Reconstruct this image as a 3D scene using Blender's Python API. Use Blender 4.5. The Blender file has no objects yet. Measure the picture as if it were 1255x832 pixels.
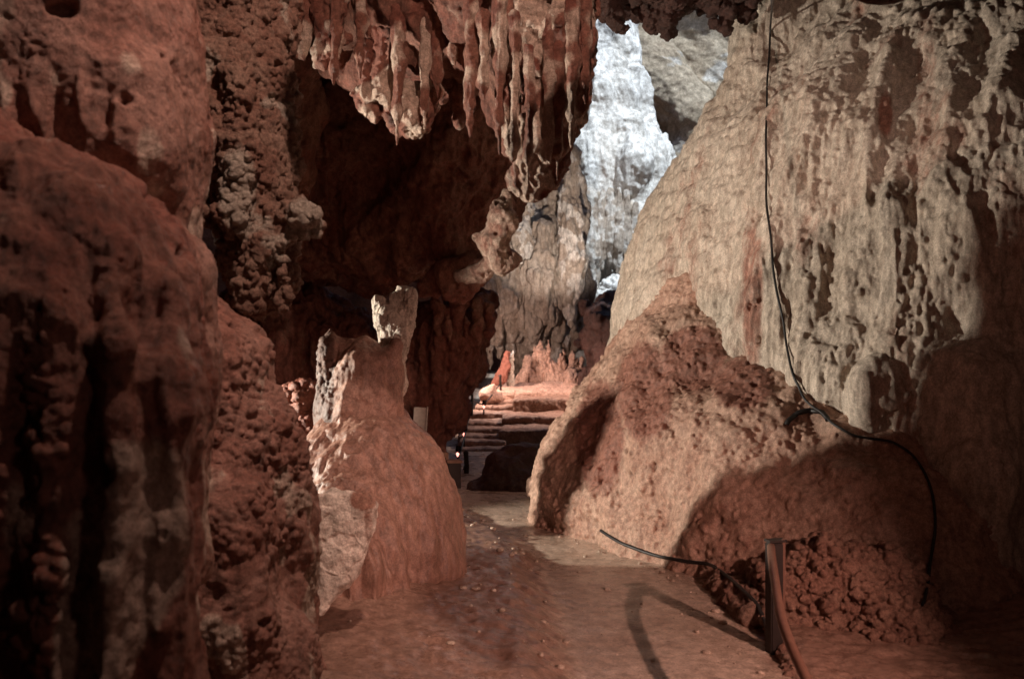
import bpy, math, random
import numpy as np
from mathutils import Vector
from concurrent.futures import ThreadPoolExecutor

random.seed(7)
SC = bpy.context.scene
COL = SC.collection
F32 = np.float32
FPX, CX, CY, CAMZ = 1087.0, 627.5, 416.0, 1.6
POOL = ThreadPoolExecutor(4)


def W(px, py, d):
    """a point of the photograph at distance d in front of the camera"""
    return np.array([(px - CX) / FPX * d, d, CAMZ + (CY - py) / FPX * d])


# ------------------------------------------------------------------ noise
_G = np.array([[1, 1, 0], [-1, 1, 0], [1, -1, 0], [-1, -1, 0], [1, 0, 1], [-1, 0, 1], [1, 0, -1], [-1, 0, -1],
               [0, 1, 1], [0, -1, 1], [0, 1, -1], [0, -1, -1], [1, 1, 0], [-1, 1, 0], [0, -1, 1], [0, -1, -1]], F32)
_GX, _GY, _GZ = [np.ascontiguousarray(_G[:, i]) for i in range(3)]


def _hash(x, y, z, s):
    n = x * np.uint32(374761393) + y * np.uint32(668265263) + z * np.uint32(2246822519) + np.uint32(s * 3266489917 % 4294967296)
    n = (n ^ (n >> np.uint32(13))) * np.uint32(1274126177)
    return n ^ (n >> np.uint32(16))


def _perlin(P, s):
    fl = np.floor(P)
    f = P - fl
    I = fl.astype(np.int32).astype(np.uint32)
    u = f * f * f * (f * (f * 6 - 15) + 10)
    res = None
    acc = []
    one = np.uint32(1)
    for dz in (0, 1):
        for dy in (0, 1):
            for dx in (0, 1):
                h = _hash(I[:, 0] + one * dx, I[:, 1] + one * dy, I[:, 2] + one * dz, s) & np.uint32(15)
                acc.append(_GX[h] * (f[:, 0] - dx) + _GY[h] * (f[:, 1] - dy) + _GZ[h] * (f[:, 2] - dz))
    ux, uy, uz = u[:, 0], u[:, 1], u[:, 2]
    a = [acc[i] + ux * (acc[i + 1] - acc[i]) for i in (0, 2, 4, 6)]
    b0 = a[0] + uy * (a[1] - a[0])
    b1 = a[2] + uy * (a[3] - a[2])
    return b0 + uz * (b1 - b0)


def _worley(P, s):
    fl = np.floor(P)
    f = (P - fl).astype(F32)
    I = fl.astype(np.int32).astype(np.uint32)
    best = np.full(len(P), 9.0, F32)
    second = np.full(len(P), 9.0, F32)
    bid = np.zeros(len(P), np.uint32)
    for dx in (-1, 0, 1):
        for dy in (-1, 0, 1):
            for dz in (-1, 0, 1):
                h = _hash(I[:, 0] + np.uint32(dx & 0xffffffff), I[:, 1] + np.uint32(dy & 0xffffffff), I[:, 2] + np.uint32(dz & 0xffffffff), s)
                qx = (h & np.uint32(1023)).astype(F32) / 1023 + dx - f[:, 0]
                qy = ((h >> np.uint32(10)) & np.uint32(1023)).astype(F32) / 1023 + dy - f[:, 1]
                qz = ((h >> np.uint32(20)) & np.uint32(1023)).astype(F32) / 1023 + dz - f[:, 2]
                d = qx * qx + qy * qy + qz * qz
                m = d < best
                second = np.where(m, best, np.minimum(second, d))
                bid = np.where(m, h, bid)
                best = np.where(m, d, best)
    return np.sqrt(best), np.sqrt(second), ((bid * np.uint32(2654435761)) >> np.uint32(8)).astype(F32) / 16777216.0


def _par(fn, P, s, n=40000):
    if len(P) <= n:
        return fn(P, s)
    parts = list(POOL.map(lambda q: fn(q, s), [P[i:i + n] for i in range(0, len(P), n)]))
    if isinstance(parts[0], tuple):
        return tuple(np.concatenate([p[i] for p in parts]) for i in range(len(parts[0])))
    return np.concatenate(parts)


def sc3(f):
    return np.array(f if hasattr(f, '__len__') else (f, f, f), F32)


def noise(P, f, s=0):
    return _par(_perlin, (P * sc3(f) + F32(17.3 * (s % 11) + 50)).astype(F32), s)


def fbm(P, f, s=0, o=3, g=0.5):
    t, a = 0, 1.0
    f = sc3(f)
    for i in range(o):
        t = t + a * noise(P, f, s + 31 * i)
        a *= g
        f = f * F32(2.03)
    return t


def worley(P, f, s=0):
    return _par(_worley, (P * sc3(f) + F32(9.7 * (s % 7) + 50)).astype(F32), s)


def sstep(a, b, x):
    t = np.clip((x - a) / (b - a), 0, 1)
    return t * t * (3 - 2 * t)


# displacement recipes; every one returns metres along the normal
def lumps(amp, f, s=0, o=3):
    return lambda P: amp * fbm(P, f, s, o)


def flutes(amp, f, s=0, zk=0.12):
    def fn(P):
        Q = P + 0.25 / f * np.stack([noise(P, f * .35, s + 5), noise(P, f * .35, s + 6), 0 * P[:, 0]], 1)
        n = noise(Q, (f, f, f * zk), s) + .5 * noise(Q, (2.3 * f, 2.3 * f, 2.3 * f * zk), s + 1)
        return amp * (0.35 - np.abs(n)) * 1.8
    return fn


def popcorn(amp, f, s=0, keep=1.0, mask=None):
    def fn(P):
        Q = P + 0.12 / f * np.stack([noise(P, f * 1.7, s + 5), noise(P, f * 1.7, s + 6), noise(P, f * 1.7, s + 7)], 1)
        d, d2, i = worley(Q, f, s)
        r = 0.42 + 0.3 * i
        v = np.sqrt(np.maximum(0, 1 - (d / r) ** 2)) * (i < keep)
        v = v * (0.6 + 0.6 * ((i * 7.3) % 1))
        if mask is not None:
            v = v * mask(P)
        return amp * v
    return fn


def scallop(amp, f, s=0):
    def fn(P):
        d, d2, i = worley(P, f, s)
        return amp * (0.45 - np.minimum(d, 1)) * 1.3
    return fn


def pits(amp, f, s=0, keep=0.35, r=0.33):
    def fn(P):
        Q = P + 0.2 / np.mean(sc3(f)) * np.stack([noise(P, 2 * np.mean(sc3(f)), s + 5), noise(P, 2 * np.mean(sc3(f)), s + 6), noise(P, 2 * np.mean(sc3(f)), s + 7)], 1)
        d, d2, i = worley(Q, f, s)
        return -amp * sstep(r, r * .45, d) * (i < keep)
    return fn


def cracks(amp, f, s=0, w=0.06):
    def fn(P):
        d, d2, i = worley(P + 0.25 / np.mean(sc3(f)) * np.stack([noise(P, np.mean(sc3(f)) * 1.5, s + k) for k in (5, 6, 7)], 1), f, s)
        return -amp * sstep(w, 0, d2 - d)
    return fn


def facets(amp, f, s=0):
    def fn(P):
        m = float(np.mean(sc3(f)))
        Q = P + .1 / m * np.stack([noise(P, m * 2, s + k) for k in (5, 6, 7)], 1)
        d, d2, i = worley(Q, f, s)
        return amp * (i - .5) * sstep(0, .12, d2 - d)
    return fn


def where(mask, *fns):
    return lambda P: mask(P) * sum(f(P) for f in fns)


def nmask(f, s, lo, hi):
    return lambda P: sstep(lo, hi, fbm(P, f, s, 3))


# ------------------------------------------------------------------ SDF bodies -> surface nets
def chain(*pts, op='+'):
    """round cones through (px, py, d, radius in px)"""
    out = []
    q = [(W(a, b, d), r / FPX * d) for a, b, d, r in pts]
    if len(q) == 1:
        q = q * 2
    for (p0, r0), (p1, r1) in zip(q[:-1], q[1:]):
        out.append(('cone', p0, r0, p1, r1, op))
    return out


def wchain(*pts, op='+'):
    return [('cone', np.array(a[:3], float), a[3], np.array(b[:3], float), b[3], op) for a, b in zip(pts[:-1], pts[1:])]


def ell(px, py, d, rx, rz, ry, op='+', rot=0):
    return [('ell', W(px, py, d), np.array([rx / FPX * d, ry, rz / FPX * d]), rot, op)]


def box(c, half, rnd=0.03, rot=0, op='+'):
    return [('box', np.array(c, float), np.array(half, float), rnd, rot, op)]


def poly(pix, d, thick, lean=(0, 0), rnd=.012):
    q = np.array([W(a, b, d) for a, b in pix])
    return [('poly', q[:, [0, 2]], d, thick, lean, rnd, '+')]


def _prim(p, X, Y, Z):
    if p[0] == 'poly':
        _, q, d, th, lean, rnd, _o = p
        x, z = X[:, 0, :], Z[0]
        x, z = np.broadcast_arrays(x, z)
        best = np.full(x.shape, 1e9); s = np.ones(x.shape)
        n = len(q)
        for i in range(n):
            a, b = q[i], q[i - 1]
            ex, ez = b - a
            wx, wz = x - a[0], z - a[1]
            t = np.clip((wx * ex + wz * ez) / (ex * ex + ez * ez), 0, 1)
            best = np.minimum(best, (wx - ex * t) ** 2 + (wz - ez * t) ** 2)
            c1, c2, c3 = z >= a[1], z < b[1], ex * wz > ez * wx
            s = np.where((c1 & c2 & c3) | (~c1 & ~c2 & ~c3), -s, s)
        d2 = (s * np.sqrt(best))[:, None, :] + rnd
        c = q.mean(0)
        dy = np.abs(Y - d - lean[0] * (X - c[0]) - lean[1] * (Z - c[1])) - th + rnd
        return np.sqrt(np.maximum(d2, 0) ** 2 + np.maximum(dy, 0) ** 2) + np.minimum(np.maximum(d2, dy), 0) - rnd
    if p[0] == 'cone':
        _, a, r0, b, r1, _o = p
        d = b - a
        L2 = max(float(d @ d), 1e-9)
        t = np.clip(((X - a[0]) * d[0] + (Y - a[1]) * d[1] + (Z - a[2]) * d[2]) / L2, 0, 1)
        return np.sqrt((X - a[0] - t * d[0]) ** 2 + (Y - a[1] - t * d[1]) ** 2 + (Z - a[2] - t * d[2]) ** 2) - (r0 + t * (r1 - r0))
    if p[0] == 'ell':
        _, c, r, rot, _o = p
        cs, sn = math.cos(rot), math.sin(rot)
        u = (X - c[0]) * cs + (Y - c[1]) * sn
        v = -(X - c[0]) * sn + (Y - c[1]) * cs
        q = np.sqrt((u / r[0]) ** 2 + (v / r[1]) ** 2 + ((Z - c[2]) / r[2]) ** 2)
        return (q - 1) * float(min(r)) * 1.0 if False else (q - 1) * float((r[0] * r[1] * r[2]) ** (1 / 3))
    _, c, hf, rnd, rot, _o = p
    cs, sn = math.cos(rot), math.sin(rot)
    u = np.abs((X - c[0]) * cs + (Y - c[1]) * sn) - (hf[0] - rnd)
    v = np.abs(-(X - c[0]) * sn + (Y - c[1]) * cs) - (hf[1] - rnd)
    w = np.abs(Z - c[2]) - (hf[2] - rnd)
    return np.sqrt(np.maximum(u, 0) ** 2 + np.maximum(v, 0) ** 2 + np.maximum(w, 0) ** 2) + np.minimum(np.maximum(np.maximum(u, v), w), 0) - rnd


def _bounds(p):
    if p[0] == 'poly':
        m, M = p[1].min(0), p[1].max(0)
        e = p[3] + abs(p[4][0]) * (M - m)[0] + abs(p[4][1]) * (M - m)[1]
        return np.array([m[0], p[2] - e, m[1]]), np.array([M[0], p[2] + e, M[1]])
    if p[0] == 'cone':
        return np.minimum(p[1] - p[2], p[3] - p[4]), np.maximum(p[1] + p[2], p[3] + p[4])
    r = p[2] if p[0] == 'ell' else p[2]
    m = float(max(r[0], r[1])) if p[3 if p[0] == 'ell' else 4] else 0
    rr = np.array([max(r[0], m), max(r[1], m), r[2]])
    return p[1] - rr, p[1] + rr


def surface(prims, h, k, warp, clip):
    lo = np.min([_bounds(p)[0] for p in prims if p[-1] == '+'], 0) - 3 * h - warp[0]
    hi = np.max([_bounds(p)[1] for p in prims if p[-1] == '+'], 0) + 3 * h + warp[0]
    if clip:
        lo = np.maximum(lo, clip[0]); hi = np.minimum(hi, clip[1])
    n = np.maximum(np.ceil((hi - lo) / h).astype(int) + 1, 4)
    ax = [(lo[i] + h * np.arange(n[i])).astype(F32) for i in range(3)]
    f = np.full(n, 9.0, F32)
    for p in prims:
        a, b = _bounds(p)
        m = k + 3 * h + warp[0] * 2
        i0 = np.clip(np.floor((a - m - lo) / h).astype(int), 0, n)
        i1 = np.clip(np.ceil((b + m - lo) / h).astype(int) + 1, 0, n)
        if np.any(i1 <= i0):
            continue
        sl = tuple(slice(i0[i], i1[i]) for i in range(3))
        v = _prim(p, ax[0][sl[0]][:, None, None], ax[1][sl[1]][None, :, None], ax[2][sl[2]][None, None, :]).astype(F32)
        g = f[sl]
        if p[-1] == '+':
            hh = np.clip(0.5 + 0.5 * (g - v) / k, 0, 1)
            f[sl] = g + (v - g) * hh - k * hh * (1 - hh)
        else:
            hh = np.clip(0.5 - 0.5 * (g + v) / k, 0, 1)
            f[sl] = g + (-v - g) * hh + k * hh * (1 - hh)
    if warp[0] > 0:
        near = np.abs(f) < warp[0] * 1.6 + 2 * h
        ii = np.nonzero(near)
        P = np.stack([ax[j][ii[j]] for j in range(3)], 1)
        f[ii] += (warp[0] * 1.5 * fbm(P, warp[1], warp[2] if len(warp) > 2 else 3, 3)).astype(F32)
    for i in range(3):
        s = [slice(None)] * 3
        for e in (0, -1):
            s[i] = e
            f[tuple(s)] = np.maximum(f[tuple(s)], 0.3 * h)
    ins = f < 0
    cnt = sum(ins[a:n[0] - 1 + a, b:n[1] - 1 + b, c:n[2] - 1 + c].astype(np.int8) for a in (0, 1) for b in (0, 1) for c in (0, 1))
    act = (cnt > 0) & (cnt < 8)
    ci = np.stack(np.nonzero(act), 1)
    idx = np.full(act.shape, -1, np.int64)
    idx[act] = np.arange(len(ci))
    acc = np.zeros((len(ci), 3)); num = np.zeros(len(ci))
    cs = [(a, b, c) for a in (0, 1) for b in (0, 1) for c in (0, 1)]
    vals = {o: f[ci[:, 0] + o[0], ci[:, 1] + o[1], ci[:, 2] + o[2]] for o in cs}
    for o in cs:
        for i in range(3):
            if o[i] == 0:
                o2 = tuple(1 if j == i else o[j] for j in range(3))
                a, b = vals[o], vals[o2]
                m = (a < 0) != (b < 0)
                t = np.where(m, a / np.where(m, a - b, 1), 0)
                pt = np.tile(np.array(o, float), (len(ci), 1)); pt[:, i] = t
                acc[m] += pt[m]; num[m] += 1
    V = lo + h * (ci + acc / num[:, None])
    quads = []
    for i in range(3):
        j, l = (i + 1) % 3, (i + 2) % 3
        s0 = [slice(1, -1)] * 3; s1 = [slice(1, -1)] * 3
        s0[i] = slice(0, -1); s1[i] = slice(1, None)
        a, b = ins[tuple(s0)], ins[tuple(s1)]
        m = np.stack(np.nonzero(a != b), 1)
        st = a[tuple(m.T)]
        e = m.copy()
        e[:, j] += 1; e[:, l] += 1
        def at(dj, dl):
            q = e.copy(); q[:, j] -= dj; q[:, l] -= dl
            return idx[q[:, 0], q[:, 1], q[:, 2]]
        q = np.stack([at(1, 1), at(0, 1), at(0, 0), at(1, 0)], 1)
        q[~st] = q[~st][:, ::-1]
        quads.append(q)
    Q = np.concatenate(quads)
    Q = Q[(Q >= 0).all(1)]
    return V.astype(F32), Q


def mesh_from(name, V, Q):
    me = bpy.data.meshes.new(name)
    me.vertices.add(len(V)); me.vertices.foreach_set('co', np.ascontiguousarray(V, F32).ravel())
    k = Q.shape[1]
    me.loops.add(len(Q) * k); me.loops.foreach_set('vertex_index', np.ascontiguousarray(Q, np.int32).ravel())
    me.polygons.add(len(Q))
    me.polygons.foreach_set('loop_start', np.arange(0, len(Q) * k, k, dtype=np.int32))
    me.update(calc_edges=True)
    me.polygons.foreach_set('use_smooth', np.ones(len(Q), bool))
    return me


def subdivide(me, lv):
    if lv <= 0:
        return me
    o = bpy.data.objects.new('tmp', me); COL.objects.link(o)
    md = o.modifiers.new('s', 'SUBSURF'); md.levels = lv; md.render_levels = lv
    dg = bpy.context.evaluated_depsgraph_get()
    m2 = bpy.data.meshes.new_from_object(o.evaluated_get(dg))
    bpy.data.objects.remove(o); bpy.data.meshes.remove(me)
    return m2


def coords(me):
    a = np.empty(len(me.vertices) * 3, F32); me.vertices.foreach_get('co', a)
    return a.reshape(-1, 3)


def normals(me):
    a = np.empty(len(me.vertices) * 3, F32); me.vertex_normals.foreach_get('vector', a)
    return a.reshape(-1, 3)


def displace(me, stages):
    for st in stages:
        P, N = coords(me), normals(me)
        d = sum(f(P) for f in st)
        me.vertices.foreach_set('co', np.ascontiguousarray(P + N * np.asarray(d, F32)[:, None], F32).ravel())
        me.update()


def tag(o, label=None, cat=None, group=None, kind=None):
    for kx, v in (('label', label), ('category', cat), ('group', group), ('kind', kind)):
        if v:
            o[kx] = v
    return o


def link(name, me, mat, parent=None, origin=None):
    V = coords(me)
    lo, hi = V.min(0), V.max(0)
    c = np.array([(lo[0] + hi[0]) / 2, (lo[1] + hi[1]) / 2, lo[2]]) if origin is None else np.array(origin)
    me.vertices.foreach_set('co', np.ascontiguousarray(V - c.astype(F32), F32).ravel())
    me.update()
    o = bpy.data.objects.new(name, me)
    COL.objects.link(o)
    me.materials.append(mat)
    me.name = name
    if parent:
        o.parent = parent
        o.location = Vector(c) - parent.location
    else:
        o.location = Vector(c)
    return o


def set_attr(me, name, v):
    a = me.attributes.new(name, 'FLOAT', 'POINT')
    a.data.foreach_set('value', np.ascontiguousarray(np.clip(v, 0, 1), F32))


def rock(name, prims, h, mat, stages=(), k=None, warp=(0, 1), sub=2, clip=None, parent=None, tint=None,
         label=None, cat=None, group=None, kind=None):
    V, Q = surface(prims, h, k or 4 * h, warp, clip)
    me = subdivide(mesh_from(name, V, Q), sub)
    displace(me, stages)
    P = coords(me)
    set_attr(me, 'tint', tint(P) if tint else np.zeros(len(P)))
    me.polygons.foreach_set('use_smooth', np.ones(len(me.polygons), bool))
    o = link(name, me, mat, parent)
    return tag(o, label, cat, group, kind)


def empty(name, loc, label, cat, group=None):
    o = bpy.data.objects.new(name, None); COL.objects.link(o)
    o.location = loc
    return tag(o, label, cat, group)


# ------------------------------------------------------------------ materials
def new_mat(name):
    m = bpy.data.materials.new(name); m.use_nodes = True
    return m, m.node_tree, m.node_tree.nodes, m.node_tree.links


def rock_mat(name, a, b, tintcol, dark, f=3.0, rough=(.55, .85), bump=.6, bdist=.01, streak=0.0, stain=.75):
    """a/b two rock colours broken up by noise, tintcol where the 'tint' attribute says, dark = mineral staining"""
    m, nt, N, L = new_mat(name)
    pb = N['Principled BSDF']
    tc = N.new('ShaderNodeTexCoord')
    mp = N.new('ShaderNodeMapping'); mp.inputs['Scale'].default_value = (1, 1, 1 - .85 * streak)
    L.new(tc.outputs['Object'], mp.inputs[0])

    def nz(scale, detail=6, rough_=.6, vec=mp.outputs[0], dist=0.0):
        n = N.new('ShaderNodeTexNoise'); n.inputs['Scale'].default_value = scale; n.inputs['Detail'].default_value = detail
        n.inputs['Roughness'].default_value = rough_; n.inputs['Distortion'].default_value = dist
        L.new(vec, n.inputs['Vector'])
        return n.outputs['Fac']

    def ramp(src, lo, hi):
        r = N.new('ShaderNodeMapRange'); r.inputs[1].default_value = lo; r.inputs[2].default_value = hi
        r.interpolation_type = 'SMOOTHSTEP'
        L.new(src, r.inputs[0])
        return r.outputs[0]

    def mix(fac, c1, c2, mode='MIX'):
        x = N.new('ShaderNodeMix'); x.data_type = 'RGBA'; x.blend_type = mode
        for sock, c in ((x.inputs[0], fac), (x.inputs[6], c1), (x.inputs[7], c2)):
            if isinstance(c, (int, float)):
                sock.default_value = c
            elif isinstance(c, tuple):
                sock.default_value = (*c, 1)
            else:
                L.new(c, sock)
        return x.outputs[2]

    def math_(op, x, y):
        q = N.new('ShaderNodeMath'); q.operation = op
        for i, v in enumerate((x, y)):
            if isinstance(v, (int, float)):
                q.inputs[i].default_value = v
            else:
                L.new(v, q.inputs[i])
        return q.outputs[0]

    big = nz(f, 8, .65, dist=.6)
    fine = nz(f * 9, 6, .7)
    c = mix(ramp(big, .38, .62), a, b)
    att = N.new('ShaderNodeAttribute'); att.attribute_name = 'tint'
    tf = math_('ADD', att.outputs['Fac'], math_('MULTIPLY', math_('SUBTRACT', nz(f * 4, 6, .7, dist=.4), .5), .9))
    tf = math_('MULTIPLY', ramp(tf, .3, .7), ramp(att.outputs['Fac'], 0.02, .12))
    c = mix(tf, c, tintcol)
    st = ramp(nz(f * 1.7, 9, .72, dist=1.0), .5, .72)
    c = mix(math_('MULTIPLY', st, stain), c, dark)
    c = mix(1.0, c, mix(ramp(fine, .3, .7), (.62, .6, .58), (1.25, 1.25, 1.25)), 'MULTIPLY')
    grain = nz(f * 38, 5, .75, vec=tc.outputs['Object'])
    c = mix(1.0, c, mix(ramp(grain, .32, .68), (.72, .69, .67), (1.22, 1.22, 1.22)), 'MULTIPLY')
    L.new(c, pb.inputs['Base Color'])
    rr = N.new('ShaderNodeMapRange'); L.new(nz(f * 2.3, 5), rr.inputs[0])
    rr.inputs[1].default_value = .35; rr.inputs[2].default_value = .65
    rr.inputs[3].default_value = rough[0]; rr.inputs[4].default_value = rough[1]
    L.new(rr.outputs[0], pb.inputs['Roughness'])
    pb.inputs['Specular IOR Level'].default_value = .4
    b1 = N.new('ShaderNodeBump'); b1.inputs['Strength'].default_value = min(1, bump * 1.4); b1.inputs['Distance'].default_value = bdist * 1.7
    h = math_('ADD', nz(f * 10, 10, .72), math_('MULTIPLY', nz(f * 50, 5, .75, vec=tc.outputs['Object']), .5))
    L.new(h, b1.inputs['Height'])
    L.new(b1.outputs[0], pb.inputs['Normal'])
    return m


def plain_mat(name, c, rough=.5, metal=0.0, emit=None, var=.35, f=30):
    m, nt, N, L = new_mat(name)
    pb = N['Principled BSDF']
    n = N.new('ShaderNodeTexNoise'); n.inputs['Scale'].default_value = f; n.inputs['Detail'].default_value = 6
    tc = N.new('ShaderNodeTexCoord'); L.new(tc.outputs['Object'], n.inputs['Vector'])
    x = N.new('ShaderNodeMix'); x.data_type = 'RGBA'
    L.new(n.outputs['Fac'], x.inputs[0])
    x.inputs[6].default_value = (*[v * (1 - var) for v in c], 1); x.inputs[7].default_value = (*[min(1, v * (1 + var)) for v in c], 1)
    L.new(x.outputs[2], pb.inputs['Base Color'])
    pb.inputs['Roughness'].default_value = rough; pb.inputs['Metallic'].default_value = metal
    b = N.new('ShaderNodeBump'); b.inputs['Strength'].default_value = .4; b.inputs['Distance'].default_value = .004
    L.new(n.outputs['Fac'], b.inputs['Height']); L.new(b.outputs[0], pb.inputs['Normal'])
    if emit:
        pb.inputs['Emission Color'].default_value = (*emit[0], 1); pb.inputs['Emission Strength'].default_value = emit[1]
    return m


PALE, CREAM, CLAY, RUST, MUD = (.50, .43, .34), (.42, .33, .25), (.27, .145, .10), (.24, .10, .065), (.10, .05, .035)
M_fore = rock_mat('dark_clay_rock', (.26, .095, .068), (.33, .15, .112), (.52, .38, .31), MUD, 4, (.24, .5), .5, .008, .2)
M_left = rock_mat('pink_clay_rock', (.30, .135, .10), (.38, .205, .16), (.56, .43, .35), MUD, 4, (.3, .62), .5, .008)
M_rough = rock_mat('coral_rock', (.42, .27, .205), (.31, .16, .115), (.58, .50, .42), MUD, 6, (.5, .85), .8, .012)
M_bell = rock_mat('smooth_flowstone', (.37, .22, .168), (.31, .172, .13), (.5, .42, .33), (.16, .08, .06), 2.5, (.3, .55), .35, .006, .55)
M_stump = rock_mat('lamp_dimmed_flowstone', (.37, .22, .168), (.31, .172, .13), (.13, .07, .052), (.17, .09, .065), 2.5, (.45, .7), .35, .006, .55)  # dome colours; dark tint paints down the side the flood lamp overlights
M_slab = rock_mat('pale_broken_stone', (.90, .80, .70), (.88, .74, .64), (.42, .22, .16), (.55, .38, .3), 3, (.45, .75), .6, .008, 0, .35)
M_over = rock_mat('red_cave_rock', (.23, .08, .055), (.33, .16, .115), (.62, .47, .38), MUD, 2.2, (.42, .8), .7, .02, .3)
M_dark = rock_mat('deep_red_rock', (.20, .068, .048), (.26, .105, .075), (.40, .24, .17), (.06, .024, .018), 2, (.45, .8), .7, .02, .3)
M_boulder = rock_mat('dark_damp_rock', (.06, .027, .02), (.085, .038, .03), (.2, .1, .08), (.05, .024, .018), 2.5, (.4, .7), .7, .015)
M_wall = rock_mat('pale_flowstone', (.64, .555, .47), (.57, .48, .395), (.38, .19, .14), (.27, .17, .13), 2.2, (.42, .75), .6, .010, .6, .55)
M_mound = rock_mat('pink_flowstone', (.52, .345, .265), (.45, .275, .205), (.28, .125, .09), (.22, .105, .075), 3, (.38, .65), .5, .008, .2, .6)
M_crust = rock_mat('brown_popcorn_crust', (.38, .225, .165), (.31, .165, .12), (.28, .13, .09), (.15, .07, .05), 5, (.45, .75), .7, .008)
M_far = rock_mat('white_calcite', (.84, .83, .82), (.76, .74, .71), (.50, .43, .36), (.58, .53, .48), .7, (.6, .9), .35, .03, .4, .35)
M_farc = rock_mat('tan_limestone', (.62, .52, .40), (.52, .42, .31), (.75, .72, .68), (.34, .25, .18), .6, (.6, .9), .8, .06)
M_grey = rock_mat('grey_calcite', (.56, .48, .41), (.42, .33, .265), (.80, .75, .70), (.14, .075, .055), 1.6, (.5, .85), .8, .03, .6)
M_shrine = rock_mat('pink_calcite', (.66, .45, .36), (.6, .39, .31), (.8, .72, .62), (.3, .16, .12), 2.5, (.5, .8), .6, .015)
M_path = rock_mat('wet_path_stone', (.58, .47, .385), (.50, .39, .31), (.31, .19, .145), (.30, .20, .15), 1.8, (.12, .5), .3, .004)
M_step = rock_mat('stair_stone', (.38, .25, .19), (.32, .19, .14), (.42, .36, .3), MUD, 3, (.4, .75), .6, .01)
M_shell = rock_mat('cave_shell_rock', (.16, .065, .048), (.2, .09, .065), (.4, .3, .2), (.06, .028, .02), 1.2, (.6, .9), .8, .05)
M_cable = plain_mat('black_rubber', (.015, .013, .013), .5)
M_iron = plain_mat('rusty_iron', (.028, .018, .015), .55, .4)
M_rail = plain_mat('worn_rail', (.17, .085, .06), .4, .1)
M_white = plain_mat('dirty_white_paint', (.55, .52, .46), .6)
M_cloth = plain_mat('orange_cloth', (.22, .08, .055), .85)
M_wood = plain_mat('old_wood', (.24, .13, .085), .7)
M_bulb = plain_mat('red_lamp_glow', (.8, .3, .25), .4, 0, ((1, .35, .28), 3.0))

# ------------------------------------------------------------------ the setting: shell, floor
def shell():
    def grid_sheet(P0, U, V, nu, nv):
        u, v = np.meshgrid(np.linspace(0, 1, nu), np.linspace(0, 1, nv), indexing='ij')
        P = np.array(P0)[None] + u.reshape(-1, 1) * np.array(U)[None] + v.reshape(-1, 1) * np.array(V)[None]
        i = np.arange(nu * nv).reshape(nu, nv)
        Q = np.stack([i[:-1, :-1], i[1:, :-1], i[1:, 1:], i[:-1, 1:]], -1).reshape(-1, 4)
        return P, Q
    def build(name, sheets, kind='structure'):
        Vs, Qs, n = [], [], 0
        for s in sheets:
            P, Q = grid_sheet(*s)
            Vs.append(P); Qs.append(Q + n); n += len(P)
        V = np.concatenate(Vs).astype(F32)
        Q = np.concatenate(Qs)
        # the rock's relief depends on position only, so sheets that meet stay joined
        off = np.stack([fbm(V, .35, s, 4) for s in (1, 2, 3)], 1) * 1.1
        me = mesh_from(name, V + off, Q)
        set_attr(me, 'tint', np.zeros(len(V)))
        return tag(link(name, me, M_shell), kind=kind)
    x0, x1, X0, X1 = -8, 9, -14, 18
    build('cave_ceiling', [((x0, -5, 7.6), (x1 - x0, 0, 0), (0, 18, 0), 60, 60),
                           ((X0, 13, 7.6), (X1 - X0, 0, 0), (0, 0, 10), 60, 30),
                           ((X0, 13, 17.6), (9, 0, 0), (0, 32, 0), 30, 60),
                           ((14, 13, 17.6), (4, 0, 0), (0, 32, 0), 30, 60),
                           ((-5, 31, 17.6), (19, 0, 0), (0, 14, 0), 30, 40)])
    build('cave_wall_and_light_blocker', [((x0, -5, -1.5), (0, 18, 0), (0, 0, 9.1), 60, 40),
                             ((x1, -5, -1.5), (0, 18, 0), (0, 0, 9.1), 60, 40),
                             ((x0, -5, -1.5), (x1 - x0, 0, 0), (0, 0, 9.1), 60, 40),
                             ((X0, 13, -1.5), (x0 - X0, 0, 0), (0, 0, 9.1), 30, 40),
                             ((x1, 13, -1.5), (X1 - x1, 0, 0), (0, 0, 9.1), 30, 40),
                             ((X0, 13, -1.5), (0, 32, 0), (0, 0, 19.1), 60, 60),
                             ((X1, 13, -1.5), (0, 32, 0), (0, 0, 19.1), 60, 60),
                             ((X0, 45, -1.5), (X1 - X0, 0, 0), (0, 0, 19.1), 60, 60)])


shell()
rock('cave_wall_and_light_blocker', wchain((5.5, 4, 3.9, .5), (2.5, 4, 3.75, .38), (.6, 4.0, 3.72, .36), (-.45, 4.0, 3.7, .25)) + wchain((3.5, 3.2, 3.65, .7), (1.6, 3.2, 3.6, .66), (.6, 3.2, 3.58, .6)), .09, M_shell, [[lumps(.1, 2, 9)], [lumps(.03, 7, 10)]], k=.2, sub=1, kind='structure')  # unseen ribs added to keep the ceiling flood off floor and boulder


def floor_height(x, y):
    P = np.stack([x, y, 0 * x], 1).astype(F32)
    # left bank rising toward the stalagmite, its edge running beside the path
    ex = np.interp(y, [0, 3.5, 5.0, 6.3, 7.0, 7.7, 8.6, 9.5], [.35, .30, .28, .20, .06, -.25, -.6, -1.0])
    bank = sstep(-.2, -1.3, x - ex) * .10 + sstep(0.08, -.30, x - ex) * .115
    bank = bank * sstep(10.5, 8.0, y)
    w = sstep(-.35, .1, x - ex - .12) * sstep(1.6, 1.0, x)
    rough = fbm(P, 2.2, 3, 4) * .05 + fbm(P, 9, 4, 3) * .018
    rr = sstep(.1, -.25, x - ex) + sstep(1.15, 1.6, x)
    rise = sstep(2.2, 5, x) * .5
    return bank + rough * .42 * (.2 + .84 * np.clip(rr, 0, 1)) + rise, w


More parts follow.
